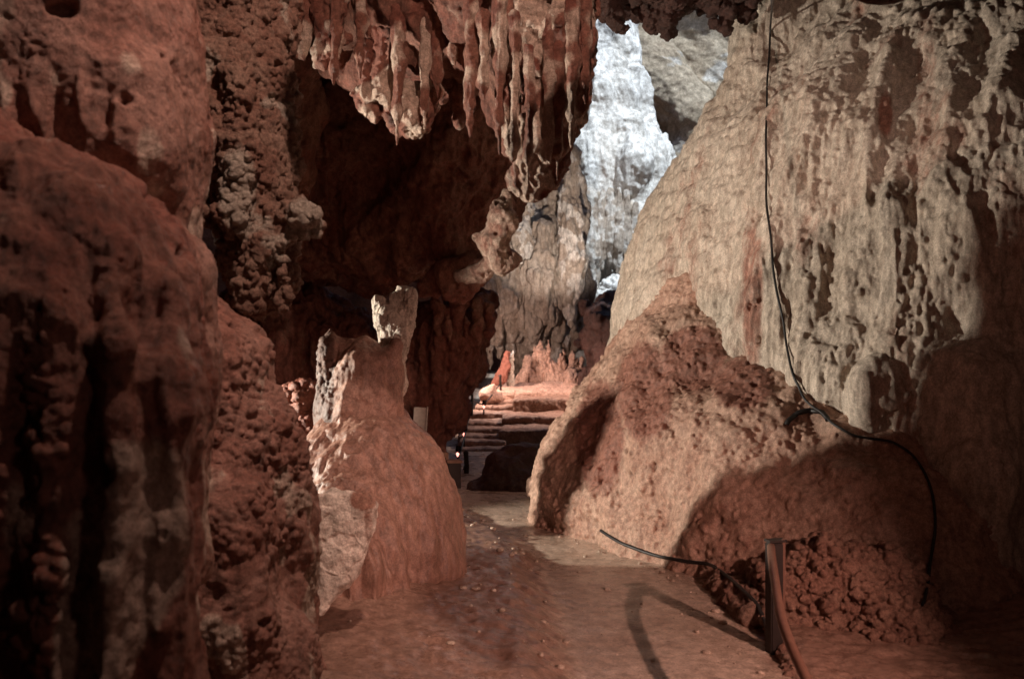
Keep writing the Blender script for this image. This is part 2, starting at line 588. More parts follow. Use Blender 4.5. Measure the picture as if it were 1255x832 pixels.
def make_floor():
    ys = np.unique(np.concatenate([np.linspace(-4, 3.4, 40), np.geomspace(3.4, 14, 420), np.linspace(14.2, 45, 40)]))
    xs = np.unique(np.concatenate([np.linspace(-14, -2.6, 30), np.linspace(-2.6, 3.2, 420), np.linspace(3.3, 18, 40)]))
    X, Y = np.meshgrid(xs, ys, indexing='ij')
    h, w = floor_height(X.ravel(), Y.ravel())
    V = np.stack([X.ravel(), Y.ravel(), h], 1)
    i = np.arange(len(V)).reshape(X.shape)
    Q = np.stack([i[:-1, :-1], i[1:, :-1], i[1:, 1:], i[:-1, 1:]], -1).reshape(-1, 4)
    me = mesh_from('ground', V, Q)
    P = V.astype(F32)
    set_attr(me, 'tint', np.clip(1 - w, 0, 1))
    displace(me, [[where(lambda P: np.clip(1 - floor_height(P[:, 0], P[:, 1])[1] + .15, 0, 1), lumps(.010, 11, 5, 3), pits(.03, 4, 8, .25, .3))]])
    return tag(link('ground', me, M_path, origin=(0, 0, 0)), kind='structure')


make_floor()


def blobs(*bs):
    """patches fixed to the rock, for stains, painted shade and relief: each is (centre px, centre py, half width, half height, strength) as the photograph shows it"""
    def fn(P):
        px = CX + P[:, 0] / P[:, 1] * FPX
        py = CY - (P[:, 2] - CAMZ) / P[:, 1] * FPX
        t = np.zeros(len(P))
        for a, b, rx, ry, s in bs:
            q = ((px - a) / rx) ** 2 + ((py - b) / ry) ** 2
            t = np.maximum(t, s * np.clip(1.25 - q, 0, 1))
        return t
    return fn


def gravel():
    rng = np.random.default_rng(5)
    base, faces = [], []
    import bmesh
    bm = bmesh.new(); bmesh.ops.create_icosphere(bm, subdivisions=2, radius=1)
    B = np.array([v.co[:] for v in bm.verts]); T = np.array([[v.index for v in f.verts] for f in bm.faces]); bm.free()
    Vs, Fs, n = [], [], 0
    for k in range(260):
        y = rng.uniform(3.6, 8.6)
        edge = rng.random()
        if edge < .45:
            x = np.interp(y, [3.5, 5, 6.3, 7.7], [.3, .28, .2, -.25]) - abs(rng.normal(0, .35))
        elif edge < .75:
            x = np.interp(y, [3.6, 4.5, 6, 7], [1.25, 1.25, 1.15, .55]) - abs(rng.normal(0, .12))
        else:
            x = rng.uniform(-.6, 1.3)
        r = .004 + .020 * rng.random() ** 4
        z = floor_height(np.array([x]), np.array([y]))[0][0]
        sc = np.array([rng.uniform(.7, 1.3), rng.uniform(.7, 1.3), rng.uniform(.45, .8)]) * r
        V = B * (1 + .25 * rng.normal(size=(len(B), 1)) * .6) * sc + [x, y, z + r * .2]
        Vs.append(V); Fs.append(T + n); n += len(B)
    me = mesh_from('gravel', np.concatenate(Vs).astype(F32), np.concatenate(Fs))
    set_attr(me, 'tint', np.zeros(n))
    tag(link('gravel', me, M_path), kind='stuff')


gravel()

# ------------------------------------------------------------------ left side, nearest first
near_pillar = rock('rock_pillar',
     chain((40, 372, 2.45, 190), (48, 480, 2.42, 192), (38, 640, 2.42, 190), (30, 1050, 2.42, 205))
     + chain((-40, 330, 2.5, 180), (-60, 700, 2.5, 200))
     + chain((95, 330, 2.25, 26), (110, 480, 2.18, 30), (92, 640, 2.16, 26), (100, 900, 2.18, 30))
     + chain((180, 480, 2.2, 50), (188, 640, 2.18, 40), (170, 740, 2.17, 46), (180, 980, 2.2, 55))
     + chain((140, 560, 2.15, 28), (150, 660, 2.13, 34), (150, 900, 2.15, 40))
     + chain((50, 480, 2.15, 30), (45, 560, 2.12, 38), (60, 600, 2.1, 26), (40, 720, 2.1, 20))
     + chain((5, 520, 2.15, 40), (10, 900, 2.1, 46))
     + chain((62, 240, 2.3, 22), (66, 400, 2.1, 30), (60, 560, 2.07, 27), (64, 700, 2.06, 33), (60, 950, 2.06, 34)) + chain((140, 300, 2.22, 16), (146, 420, 2.1, 22), (138, 560, 2.08, 20), (142, 720, 2.08, 24), (140, 950, 2.08, 24))
     + chain((205, 360, 2.3, 18), (216, 500, 2.2, 22), (212, 660, 2.2, 20), (214, 950, 2.2, 24)) + chain((22, 250, 2.25, 18), (18, 420, 2.1, 24))
     + chain((107, 330, 2.06, 7), (104, 560, 2.05, 11), (101, 950, 2.05, 13), op='-') + chain((172, 420, 2.1, 4), (176, 600, 2.08, 7), (166, 950, 2.08, 9), op='-') + chain((38, 430, 2.05, 4), (36, 700, 2.04, 8), (32, 950, 2.04, 9), op='-'),
     .021, M_fore, [[lumps(.02, 5, 1), flutes(.034, 6, 2, .1), pits(.045, (8, 8, 4), 4, .10, .34)],
                    [where(lambda P: blobs((40, 640, 75, 250, 1))(P) * nmask(3, 9, -.1, .15)(P), popcorn(.02, 24, 3)), flutes(.008, 16, 8, .15), lumps(.004, 30, 5, 3), pits(.010, 24, 6, .1)]],
     k=.05, warp=(.015, 4), sub=2, clip=((-2.2, 1.6, -.4), (0, 3.2, 2.4)),
     tint=lambda P: sstep(.15, .5, fbm(P, (3, 3, 1.5), 12, 3)) * .75,
     label='dark reddish fluted rock pillar closest to the camera', cat='rock formation')

column = rock('rock_column',
     chain((30, -140, 3.1, 170), (55, 60, 3.1, 178), (70, 160, 3.1, 172), (60, 420, 3.1, 170))
     + chain((192, 345, 2.85, 72), (180, 460, 2.85, 82), (160, 700, 2.85, 90))
     + chain((150, 120, 2.85, 60), (170, 190, 2.85, 55), (190, 240, 2.95, 40))
     + chain((70, 110, 2.8, 22), (62, 190, 2.78, 25), (60, 280, 2.8, 20)) + chain((95, 120, 2.78, 16), (92, 230, 2.76, 18))
     + chain((120, 150, 2.78, 16), (112, 250, 2.78, 20)),
     .026, M_left, [[lumps(.02, 4, 21), where(lambda P: blobs((80, 180, 100, 110, 1))(P), flutes(.05, 8, 22, .2))],
                    [pits(.05, 8, 24, .22, .34), lumps(.006, 18, 25, 3)], [lumps(.003, 50, 27, 2)]],
     k=.08, warp=(.012, 4), sub=2, clip=((-2.4, 2.3, .8), (0, 4.2, 3.6)),
     tint=lambda P: sstep(.2, .5, fbm(P, (4, 4, 2), 13, 3)) * .6,
     label='smooth pinkish bulging column of rock with small round holes, upper left', cat='rock formation')

coral = rock('hanging_rock',
     chain((250, -120, 4.9, 110), (265, 20, 4.9, 92), (285, 110, 4.8, 66), (300, 200, 4.75, 58), (315, 280, 4.7, 44), (325, 345, 4.7, 34), (318, 368, 4.7, 18))
     + chain((262, 60, 4.55, 13), (258, 120, 4.5, 14), (266, 165, 4.5, 10)) + chain((285, 60, 4.5, 15), (290, 130, 4.5, 18), (300, 170, 4.5, 14))
     + chain((300, 190, 4.5, 22), (285, 260, 4.45, 14), (282, 300, 4.45, 8)) + chain((240, 220, 4.6, 16), (250, 265, 4.6, 14))
     + chain((340, 270, 4.6, 22), (368, 268, 4.55, 22), (388, 266, 4.5, 9), (397, 263, 4.5, 5))
     + chain((318, 300, 4.5, 14), (305, 370, 4.5, 12)) + chain((345, 300, 4.5, 12), (348, 366, 4.5, 10)),
     .03, M_rough, [[lumps(.03, 5, 31), flutes(.03, 7, 32, .2)],
                    [popcorn(.024, 19, 33, .8), popcorn(.02, 9, 37, .35), pits(.03, 12, 34, .3)], [popcorn(.010, 42, 35, .9), lumps(.006, 40, 36, 2)]],
     k=.06, warp=(.03, 5), sub=2, clip=((-2.6, 3.6, 1.5), (-.6, 6, 4.4)),
     tint=lambda P: np.maximum(blobs((290, 230, 28, 60, .9), (375, 265, 30, 30, .8))(P), sstep(.15, .5, fbm(P, 3, 14, 3)) * .6),
     label='rough coral-like rock hanging from above, with a pale snout sticking out right', cat='rock formation')

slope = rock('rock_slope',
     chain((175, 390, 3.6, 80), (215, 470, 3.6, 105), (246, 570, 3.6, 116), (254, 650, 3.6, 119), (260, 760, 3.6, 119), (262, 1020, 3.6, 136))
     + chain((265, 640, 3.25, 60), (290, 760, 3.2, 50), (300, 960, 3.2, 60)) + chain((250, 600, 3.25, 24), (228, 680, 3.15, 22), (238, 960, 3.15, 28))
     + chain((330, 790, 3.3, 50), (350, 980, 3.3, 60)) + wchain((-1.9, 4.3, -.2, .5), (-1.9, 4.3, 1.2, .42)) + wchain((-2.1, 4.9, -.2, .5), (-2.1, 4.9, 1.5, .42)),  # hidden rear columns added to block the flood lamp's near-side spill
     .026, M_left, [[lumps(.03, 4, 41), flutes(.02, 7, 42, .25)],
                    [where(lambda P: np.maximum(blobs((320, 520, 80, 120, 1), (330, 640, 60, 60, 1))(P), .25), popcorn(.018, 26, 43, .8), popcorn(.02, 12, 49, .3)), pits(.03, 11, 44, .2)],
                    [where(nmask(3, 48, -.2, .2), popcorn(.009, 45, 45, .8)), lumps(.005, 30, 46, 3)]],
     k=.07, warp=(.03, 4), sub=2, clip=((-2.8, 2.8, -.4), (-.3, 5.6, 2.2)),
     tint=lambda P: sstep(.1, .4, fbm(P, (4, 4, 2), 15, 3)) * .7,
     label='lumpy brown rock slope behind the fluted pillar, speckled with knobbly crust', cat='rock slope')

slab = rock('broken_slab',
     poly([(386, 607), (404, 600), (430, 604), (452, 601), (460, 618), (458, 650), (450, 678), (441, 702), (420, 722), (398, 750), (388, 732), (392, 700), (381, 668), (388, 636)], 4.2, .055, (.18, .12)),
     .014, M_slab, [[lumps(.015, 5, 51), facets(.012, 8, 52)], [lumps(.005, 20, 53, 4), pits(.006, 24, 54, .15)]],
     k=.03, warp=(.012, 9), sub=2, tint=lambda P: np.maximum(blobs((446, 612, 22, 16, .9), (452, 640, 8, 40, .5))(P), .3 * sstep(.1, .4, fbm(P, 9, 55, 3))),
     label='pale broken slab of stone leaning against the bell-shaped dome', cat='stone slab')

knob = rock('knobbly_boulder', chain((370, 488, 6.95, 20), (368, 528, 6.95, 24), (367, 570, 6.95, 13), (367, 690, 6.95, 12)),
     .03, M_fore, [[lumps(.03, 6, 61)], [popcorn(.04, 13, 62)], [popcorn(.012, 34, 63)]], k=.08, warp=(.02, 5), sub=2,
     label='dark knobbly knob of rock left of the dome shoulder', cat='boulder')

bell = rock('flowstone_dome',
     chain((446, 532, 5.85, 46), (452, 575, 5.78, 78), (456, 630, 5.7, 98), (457, 700, 5.65, 103), (454, 800, 5.6, 108))
     + chain((410, 575, 5.7, 34), (398, 680, 5.5, 50), (400, 820, 5.4, 60)) + chain((432, 590, 5.5, 42), (420, 680, 5.1, 62), (412, 830, 4.85, 66)),
     .035, M_bell, [[lumps(.025, 3, 71), flutes(.022, 6, 72, .08),
                     where(lambda P: blobs((450, 720, 90, 90, 1))(P), flutes(.07, 4.5, 76, .06))],
                    [lumps(.003, 14, 74, 3), flutes(.006, 20, 75, .08), where(nmask((3, 3, .8), 77, .15, .3), pits(.012, (14, 14, 5), 78, .4))]],
     k=.18, warp=(.01, 3), sub=2, clip=((-2.2, 4.2, -.2), (0, 7.2, 2)),
     tint=lambda P: 0 * P[:, 0],
     label='smooth brown bell-shaped flowstone dome beside the path', cat='stalagmite')
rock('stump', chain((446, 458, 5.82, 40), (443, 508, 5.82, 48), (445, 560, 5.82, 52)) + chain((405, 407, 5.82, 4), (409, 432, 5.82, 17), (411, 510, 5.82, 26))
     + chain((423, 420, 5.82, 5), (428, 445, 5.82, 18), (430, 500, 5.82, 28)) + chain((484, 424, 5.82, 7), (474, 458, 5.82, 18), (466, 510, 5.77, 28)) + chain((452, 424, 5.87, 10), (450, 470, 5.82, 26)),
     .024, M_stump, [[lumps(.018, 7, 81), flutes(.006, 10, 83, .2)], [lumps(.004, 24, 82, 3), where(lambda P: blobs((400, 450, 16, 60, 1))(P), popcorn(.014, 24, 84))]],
     k=.05, warp=(.014, 6), sub=2, parent=bell, label='broad stump with a broken jagged rim', tint=lambda P: blobs((392, 460, 22, 90, 1))(P))  # left side darkened in colour against the strong flood
rock('pale_spur', chain((486, 366, 5.95, 9), (484, 392, 5.95, 15), (485, 430, 5.93, 7)) + chain((464, 368, 5.95, 8), (474, 392, 5.95, 14), (480, 430, 5.95, 14), (480, 470, 5.90, 18))
     + chain((504, 358, 5.95, 7), (499, 382, 5.95, 12), (490, 440, 5.93, 7)) + chain((492, 354, 5.97, 6), (490, 400, 5.95, 10)) ,
     .018, M_wall, [[lumps(.015, 9, 85), cracks(.012, 9, 87)], [flutes(.008, 18, 86, .15), lumps(.004, 35, 88, 3)]], k=.03, warp=(.012, 9), sub=2, parent=bell,
     label='pale broken spur fanning upward')

# ------------------------------------------------------------------ the overhang and its curtains
over = rock('rock_overhang',
     chain((300, -160, 7.8, 140), (520, -150, 7.8, 150), (720, -140, 7.6, 110))
     + ell(440, 140, 11.2, 210, 215, 1.5) + ell(560, 150, 10.4, 95, 160, 1.4)
     + chain((530, 250, 10.2, 40), (570, 290, 10.0, 34), (470, 300, 10.4, 46), (590, 240, 9.8, 30)) + chain((640, -60, 6.2, 100), (648, 80, 6.1, 50), (638, 165, 6.1, 28))
     + chain((350, -60, 7.1, 70), (400, -30, 7.0, 62), (470, 20, 6.95, 80), (540, 25, 6.7, 82), (610, 0, 6.3, 72))
     + chain((590, 325, 9.4, 10), (560, 342, 9.5, 11), (520, 352, 9.7, 16)) + chain((330, 20, 8.5, 60), (340, 250, 9.5, 40)),
     .055, M_over, [[lumps(.12, 1.3, 91, 4)], [lumps(.03, 5, 94, 3), flutes(.06, 3.5, 92, .15), pits(.04, 4, 93, .15)], [lumps(.012, 14, 95, 3), flutes(.012, 12, 96, .2)]],
     k=.22, warp=(.08, 1.6), sub=2, clip=((-4.2, 5.8, 1.4), (1.1, 12.5, 6.6)),
     tint=lambda P: sstep(.2, .6, fbm(P, 1.4, 16, 3)) * .35,
     label='massive red-brown rock overhang with dark hollow beneath it', cat='rock overhang')


def drape(pts, h=.026, rec=None, name='drapery', mat=None, parent=None, seed=0, label=None, extra=(), tint=.75, wob=.03):
    rec = rec or [[lumps(.03, 5, 101 + seed), flutes(.035, 8, 102 + seed, .15)], [popcorn(.02, 14, 103 + seed, .6), lumps(.008, 22, 104 + seed, 3)]]
    pr = chain(*pts)
    for e in extra:
        pr += chain(*e)
    return rock(name, pr, h, mat or M_over, rec, k=.06, warp=(wob, 4, seed), sub=2, parent=parent or over, label=label,
                tint=lambda P: tint * sstep(-.3, .3, fbm(P, 3, 17 + seed, 3)))


drape([(690, -60, 5.85, 40), (690, 40, 5.85, 36), (690, 110, 5.85, 30), (668, 180, 5.90, 30), (650, 220, 5.95, 22), (640, 244, 5.95, 7)], seed=1, h=.03,
      extra=[[(620, -40, 5.75, 24), (622, 60, 5.75, 17), (628, 140, 5.80, 12), (640, 200, 5.85, 10)], [(655, -40, 5.65, 26), (655, 80, 5.70, 18), (650, 170, 5.75, 10)],
             [(715, -40, 6.05, 22), (708, 60, 5.95, 14), (712, 110, 5.95, 12), (700, 165, 5.95, 10)], [(665, 190, 5.95, 14), (660, 245, 5.95, 4)], [(690, 30, 5.60, 14), (684, 140, 5.70, 8)]], label='broad folded curtain at the right edge of the overhang')
drape([(470, -60, 6.6, 30), (470, 20, 6.5, 22), (478, 70, 6.5, 16), (470, 110, 6.5, 14), (492, 140, 6.5, 20), (512, 150, 6.5, 16), (530, 110, 6.5, 10)], seed=2,
      extra=[[(500, 130, 6.6, 22), (505, 158, 6.55, 9)], [(455, 20, 6.5, 12), (448, 118, 6.5, 10), (462, 140, 6.5, 9)]], label='knobbly lit curtain hanging in the middle of the overhang', tint=.7)
drape([(545, -50, 6.8, 26), (548, 30, 6.7, 18), (556, 60, 6.65, 18), (570, 85, 6.65, 13), (566, 120, 6.7, 8), (562, 152, 6.7, 4)], seed=3, tint=.6,
      extra=[[(545, 50, 6.7, 12), (532, 90, 6.7, 6)], [(585, 60, 6.8, 8), (580, 140, 6.8, 3)]])
drape([(398, -60, 6.3, 24), (400, 30, 6.25, 15), (401, 70, 6.25, 13), (398, 88, 6.25, 5)], seed=4, extra=[[(416, -20, 6.3, 13), (418, 50, 6.3, 8)]])
for i, (a, b, d, r, tip) in enumerate([(371, -50, 6.3, 15, 76), (383, -50, 6.4, 11, 30), (432, -50, 6.5, 14, 48), (508, -50, 6.6, 13, 76), (527, -50, 6.6, 11, 40),
                                       (590, -50, 6.8, 14, 60), (352, -50, 6.5, 16, 30), (604, 10, 6.9, 12, 95)]):
    drape([(a, b, d, r), (a + 3, (b + tip) / 2, d, r * .8), (a - 1, tip - 12, d, r * .55), (a, tip, d, r * .18)], name='stalactite', seed=5 + i, h=.022, wob=.016,
          rec=[[lumps(.016, 5, 201 + i)], [flutes(.01, 16, 221 + i, .15), lumps(.005, 30, 241 + i, 2)]])

rock('rock_horn', chain((620, 240, 9.0, 9), (616, 270, 9.0, 16), (606, 300, 9.0, 18), (618, 322, 9.05, 14)) + chain((606, 296, 9.0, 12), (585, 292, 9.0, 5)) + chain((620, 320, 9.1, 12), (570, 340, 9.3, 12)),
     .03, M_over, [[lumps(.03, 4, 111)], [pits(.04, 8, 112, .5), lumps(.012, 16, 113, 3)]], k=.08, warp=(.04, 4), sub=2, tint=lambda P: .5 + 0 * P[:, 0],
     parent=over, label='mottled brown horn of rock')

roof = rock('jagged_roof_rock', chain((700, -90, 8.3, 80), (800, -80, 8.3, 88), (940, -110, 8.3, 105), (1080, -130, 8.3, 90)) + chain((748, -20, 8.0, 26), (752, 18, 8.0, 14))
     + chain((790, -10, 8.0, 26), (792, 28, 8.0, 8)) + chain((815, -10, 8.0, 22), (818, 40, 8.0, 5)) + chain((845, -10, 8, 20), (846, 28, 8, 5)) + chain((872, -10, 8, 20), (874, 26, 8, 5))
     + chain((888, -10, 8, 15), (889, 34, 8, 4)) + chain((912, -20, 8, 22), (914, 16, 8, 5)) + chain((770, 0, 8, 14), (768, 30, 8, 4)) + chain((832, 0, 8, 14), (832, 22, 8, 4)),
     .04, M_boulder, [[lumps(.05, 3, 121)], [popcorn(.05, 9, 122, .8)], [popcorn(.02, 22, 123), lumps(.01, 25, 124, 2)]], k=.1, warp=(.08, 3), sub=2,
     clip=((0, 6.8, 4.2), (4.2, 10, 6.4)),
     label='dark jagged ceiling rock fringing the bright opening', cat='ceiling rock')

for i, (a, b, d, r, tip) in enumerate([(362, -20, 6.2, 8, 70), (410, -20, 6.15, 7, 118), (441, -20, 6.3, 8, 96), (487, 10, 6.25, 9, 178), (520, 20, 6.3, 8, 168), (536, 0, 6.3, 8, 120),
                                       (577, 0, 5.78, 10, 172), (592, 20, 5.68, 8, 128), (612, 0, 5.53, 9, 190), (630, 20, 5.48, 8, 226), (672, 20, 5.43, 8, 210), (700, 0, 5.53, 9, 180), (716, 0, 5.58, 8, 128),
                                       (648, 60, 5.43, 7, 236), (684, 60, 5.43, 7, 226), (556, -10, 6.2, 7, 90)]):
    drape([(a, b, d, r), (a + 2, b + .4 * (tip - b), d, r * .85), (a - 1, b + .75 * (tip - b), d, r * .55), (a, tip, d, r * .15)], name='stalactite', seed=70 + i, h=.02, tint=.7, wob=.011,
          rec=[[lumps(.014, 5, 601 + i)], [flutes(.008, 18, 621 + i, .15), lumps(.004, 34, 641 + i, 2)]])

# ------------------------------------------------------------------ dark mass under the overhang, at the stairs
mass = rock('hanging_mass',
     chain((520, 410, 11, 36), (550, 410, 11, 44), (575, 385, 11.2, 26), (592, 372, 11.3, 14)) + chain((520, 470, 11, 34), (552, 450, 11, 34), (576, 440, 11, 14))
     + chain((535, 500, 11, 32), (534, 545, 11, 18), (532, 600, 11, 17)) + chain((556, 490, 11, 12), (548, 530, 11, 8), (542, 560, 11, 8), (538, 600, 11, 10))
     + chain((505, 480, 11.3, 26), (500, 420, 11.3, 26)) + chain((525, 505, 10.8, 10), (528, 600, 10.8, 9)) + chain((450, 470, 11.8, 70), (350, 430, 12, 90)),
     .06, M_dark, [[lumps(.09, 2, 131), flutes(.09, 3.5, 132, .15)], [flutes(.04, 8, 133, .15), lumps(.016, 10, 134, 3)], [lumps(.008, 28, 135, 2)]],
     k=.13, warp=(.06, 2), sub=2, clip=((-4, 9.6, -.2), (.3, 13, 2.8)), tint=lambda P: .4 * sstep(0, .5, fbm(P, 2, 19, 3)),
     label='dark red rock mass hanging left of the stairs down to thin pillars', cat='rock formation')
for i, (a, b, tip, r) in enumerate([(536, 372, 410, 10), (560, 368, 428, 9), (570, 370, 420, 7), (585, 372, 436, 10), (548, 380, 420, 8), (600, 380, 430, 9)]):
    drape([(a, b, 10.5, r), (a, (b + tip) / 2, 10.45, r * .7), (a + 2, tip, 10.5, r * .25)], name='stalactite', mat=M_dark, parent=mass, tint=.5, seed=30 + i, h=.03,
          rec=[[lumps(.03, 5, 301 + i)], [lumps(.01, 18, 311 + i, 3)]])

curtain = rock('grey_curtain',
     chain((698, 200, 20.00, 10), (698, 280, 20.00, 13), (700, 360, 20.00, 22), (700, 400, 20.00, 18)) + chain((640, 300, 20.00, 20), (650, 350, 20.00, 46), (650, 400, 20.13, 44), (640, 430, 20.39, 26))
     + chain((634, 262, 19.61, 8), (632, 330, 19.61, 12)) + chain((650, 255, 19.87, 8), (652, 310, 19.87, 14)) + chain((676, 250, 20.13, 16), (672, 330, 20.13, 30), (680, 400, 20.13, 34))
     + chain((610, 360, 20.13, 24), (600, 400, 20.39, 30)) + chain((660, 300, 20.52, 24), (670, 360, 20.52, 40)) + chain((690, 225, 19.74, 9), (680, 240, 19.74, 5)),
     .08, M_grey, [[lumps(.09, 1.6, 141), flutes(.22, 2.4, 142, .1)], [flutes(.06, 7, 143, .1), lumps(.02, 10, 144, 3)]],
     k=.2, warp=(.09, 1.6), sub=2, tint=lambda P: np.maximum(blobs((640, 270, 26, 40, 1), (700, 250, 18, 80, .9))(P), sstep(.1, .5, fbm(P, (1.5, 1.5, .3), 20, 3)) * .5),
     label='pale grey draped curtain of flowstone above the shrine', cat='flowstone curtain')
for i, (pts, lab) in enumerate([([(702, 190, 19.2, 7), (699, 250, 19.1, 10), (704, 320, 19.0, 13), (700, 372, 19.1, 9), (702, 405, 19.2, 3)], 'tall white column on the curtain'),
                               ([(642, 250, 19.4, 8), (636, 290, 19.2, 13), (646, 318, 19.2, 10), (634, 345, 19.3, 4)], 'white patch of drapery on the curtain'),
                               ([(664, 285, 19.3, 12), (660, 340, 19.1, 18), (668, 385, 19.1, 14), (664, 420, 19.3, 6)], None), ([(683, 300, 19.4, 9), (680, 370, 19.2, 12), (684, 412, 19.3, 4)], None),
                               ([(628, 330, 19.2, 12), (622, 375, 19.0, 16), (630, 410, 19.1, 7)], None), ([(604, 340, 19.0, 12), (600, 380, 18.9, 15), (608, 415, 19, 6)], None), ([(646, 360, 19.1, 13), (650, 400, 19.0, 11), (648, 428, 19.1, 4)], None)]):
    drape(pts, h=.06, name='drapery', mat=M_grey, parent=curtain, seed=90 + i, tint=1.0 if lab else .35, label=lab,
          rec=[[lumps(.06, 2, 701 + i), flutes(.12, 3.2, 702 + i, .12)], [flutes(.05, 7, 711 + i, .12), lumps(.02, 9, 721 + i, 3)]])
for i, (a, b, tip, r) in enumerate([(600, 400, 452, 7), (612, 400, 440, 9), (628, 410, 436, 7), (652, 410, 430, 8), (668, 410, 436, 8), (680, 410, 448, 9), (694, 400, 428, 8),
                                    (604, 332, 350, 3), (612, 330, 352, 3), (620, 330, 350, 3), (640, 300, 350, 5), (690, 230, 420, 6)]):
    drape([(a, b, 19.5, r), (a, (b + tip) / 2, 19.45, r * .75), (a + 1, tip, 19.5, r * .25)], name='stalactite', mat=M_grey, parent=curtain, seed=40 + i, h=.055,
          rec=[[lumps(.05, 3, 321 + i)], [lumps(.015, 14, 331 + i, 3)]])

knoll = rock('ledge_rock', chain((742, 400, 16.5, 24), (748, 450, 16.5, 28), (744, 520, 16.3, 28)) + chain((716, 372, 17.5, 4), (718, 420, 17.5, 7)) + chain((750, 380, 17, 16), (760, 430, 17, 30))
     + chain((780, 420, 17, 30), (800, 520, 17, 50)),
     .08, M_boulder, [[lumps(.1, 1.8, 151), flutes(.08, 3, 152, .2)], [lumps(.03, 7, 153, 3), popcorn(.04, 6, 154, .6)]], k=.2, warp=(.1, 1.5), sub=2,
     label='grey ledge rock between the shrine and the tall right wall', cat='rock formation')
pale_heap = rock('pale_heap', chain((745, 372, 24.6, 15), (760, 358, 24.6, 16), (768, 385, 24.6, 20), (740, 400, 24.6, 20)), .09, M_far,
     [[lumps(.12, 2, 156)], [popcorn(.12, 2.6, 157)], [popcorn(.05, 7, 158)]], k=.2, warp=(.1, 1.5), sub=2,
     label='small heap of white cauliflower calcite at the foot of the bright wall', cat='calcite heap')

# ------------------------------------------------------------------ bright chamber
white = rock('white_wall',
     chain((700, -60, 27, 70), (722, 60, 27, 52), (735, 150, 27, 58), (750, 230, 27, 70), (770, 320, 27, 58), (780, 420, 27, 70))
     + chain((775, 170, 25.6, 14), (782, 210, 25.4, 24), (786, 270, 25.4, 28), (792, 320, 25.6, 24), (785, 400, 25.6, 30)) + chain((700, 200, 26.5, 60), (700, 380, 26.5, 60))
     + chain((735, 60, 26, 16), (745, 160, 25.7, 20), (738, 240, 25.6, 30)),
     .1, M_far, [[lumps(.3, .4, 161, 3), flutes(.36, .8, 162, .1)], [flutes(.08, 2.2, 163, .14), where(nmask((.6, .6, .9), 168, 0, .2), scallop(.14, (1.2, 1.2, 2), 167))], [flutes(.025, 5, 166, .2), lumps(.02, 7, 165, 3)]],
     k=.5, warp=(.12, .8), sub=2, clip=((-1, 23, -1), (8, 31, 14)), tint=lambda P: np.maximum(blobs((745, 255, 40, 24, .9), (705, 200, 14, 24, .6))(P), .25 * sstep(.1, .5, fbm(P, (.8, .8, .3), 22, 3))),
     label='tall bright white flowstone wall in the daylit far chamber', cat='cave wall')
for i, (a, b, tip, r) in enumerate([(722, 270, 365, 17), (748, 262, 320, 8), (758, 262, 340, 9), (768, 265, 345, 9), (738, 262, 330, 7), (778, 280, 350, 8), (712, 262, 320, 9)]):
    drape([(a, b - 30, 24.6, r * .6), (a, (b + tip) / 2, 24.5, r), (a + 1, tip, 24.6, r * .4)], name='stalactite', mat=M_grey, parent=white, seed=60 + i, h=.1,
          rec=[[lumps(.06, 1.2, 341 + i), flutes(.04, 4, 342 + i, .1)], [lumps(.02, 6, 351 + i, 3)]])

tan = rock('tan_wall', ell(880, 60, 36, 130, 230, 2.2, rot=.2) + ell(830, 230, 34.5, 60, 140, 2.0) + chain((760, 0, 33, 30), (800, 90, 33, 34), (840, 150, 33, 30), (830, 220, 33, 30)),
     .2, M_farc, [[lumps(.3, .35, 171, 3)], [lambda P: flutes(.09, .8, 172, .4)(P[:, [1, 2, 0]] + P[:, [2, 0, 1]] * F32(.5)), lumps(.06, 2, 173, 3)], [lumps(.03, 5, 175, 3)]], k=.7, warp=(.25, .4), sub=2,
     tint=lambda P: .6 * sstep(.1, .4, fbm(P, (.5, .5, .9), 23, 3)),
     label='tan swirled limestone wall behind the bright white flowstone', cat='cave wall')

# ------------------------------------------------------------------ right wall and mound
WAX, WAY = 5.2, 9.2


def wall_depth(px, py):
    """distance to the front of the wall's great cone along a line of sight"""
    a, zz = (px - CX) / FPX, (CY - py) / FPX
    y = 6.0
    for _ in range(30):
        r = np.interp(CAMZ + zz * y, [1.3, 6], [4.1, 1.95])
        A, B, C_ = 1 + a * a, -2 * (a * WAX + WAY), WAX ** 2 + WAY ** 2 - r * r
        y = .5 * y + .5 * (-B - math.sqrt(max(B * B - 4 * A * C_, 0))) / (2 * A)
    return y


def ridge(*pts, out=.0):
    return chain(*[(a, b, wall_depth(a, b) - out, r) for a, b, r in pts])


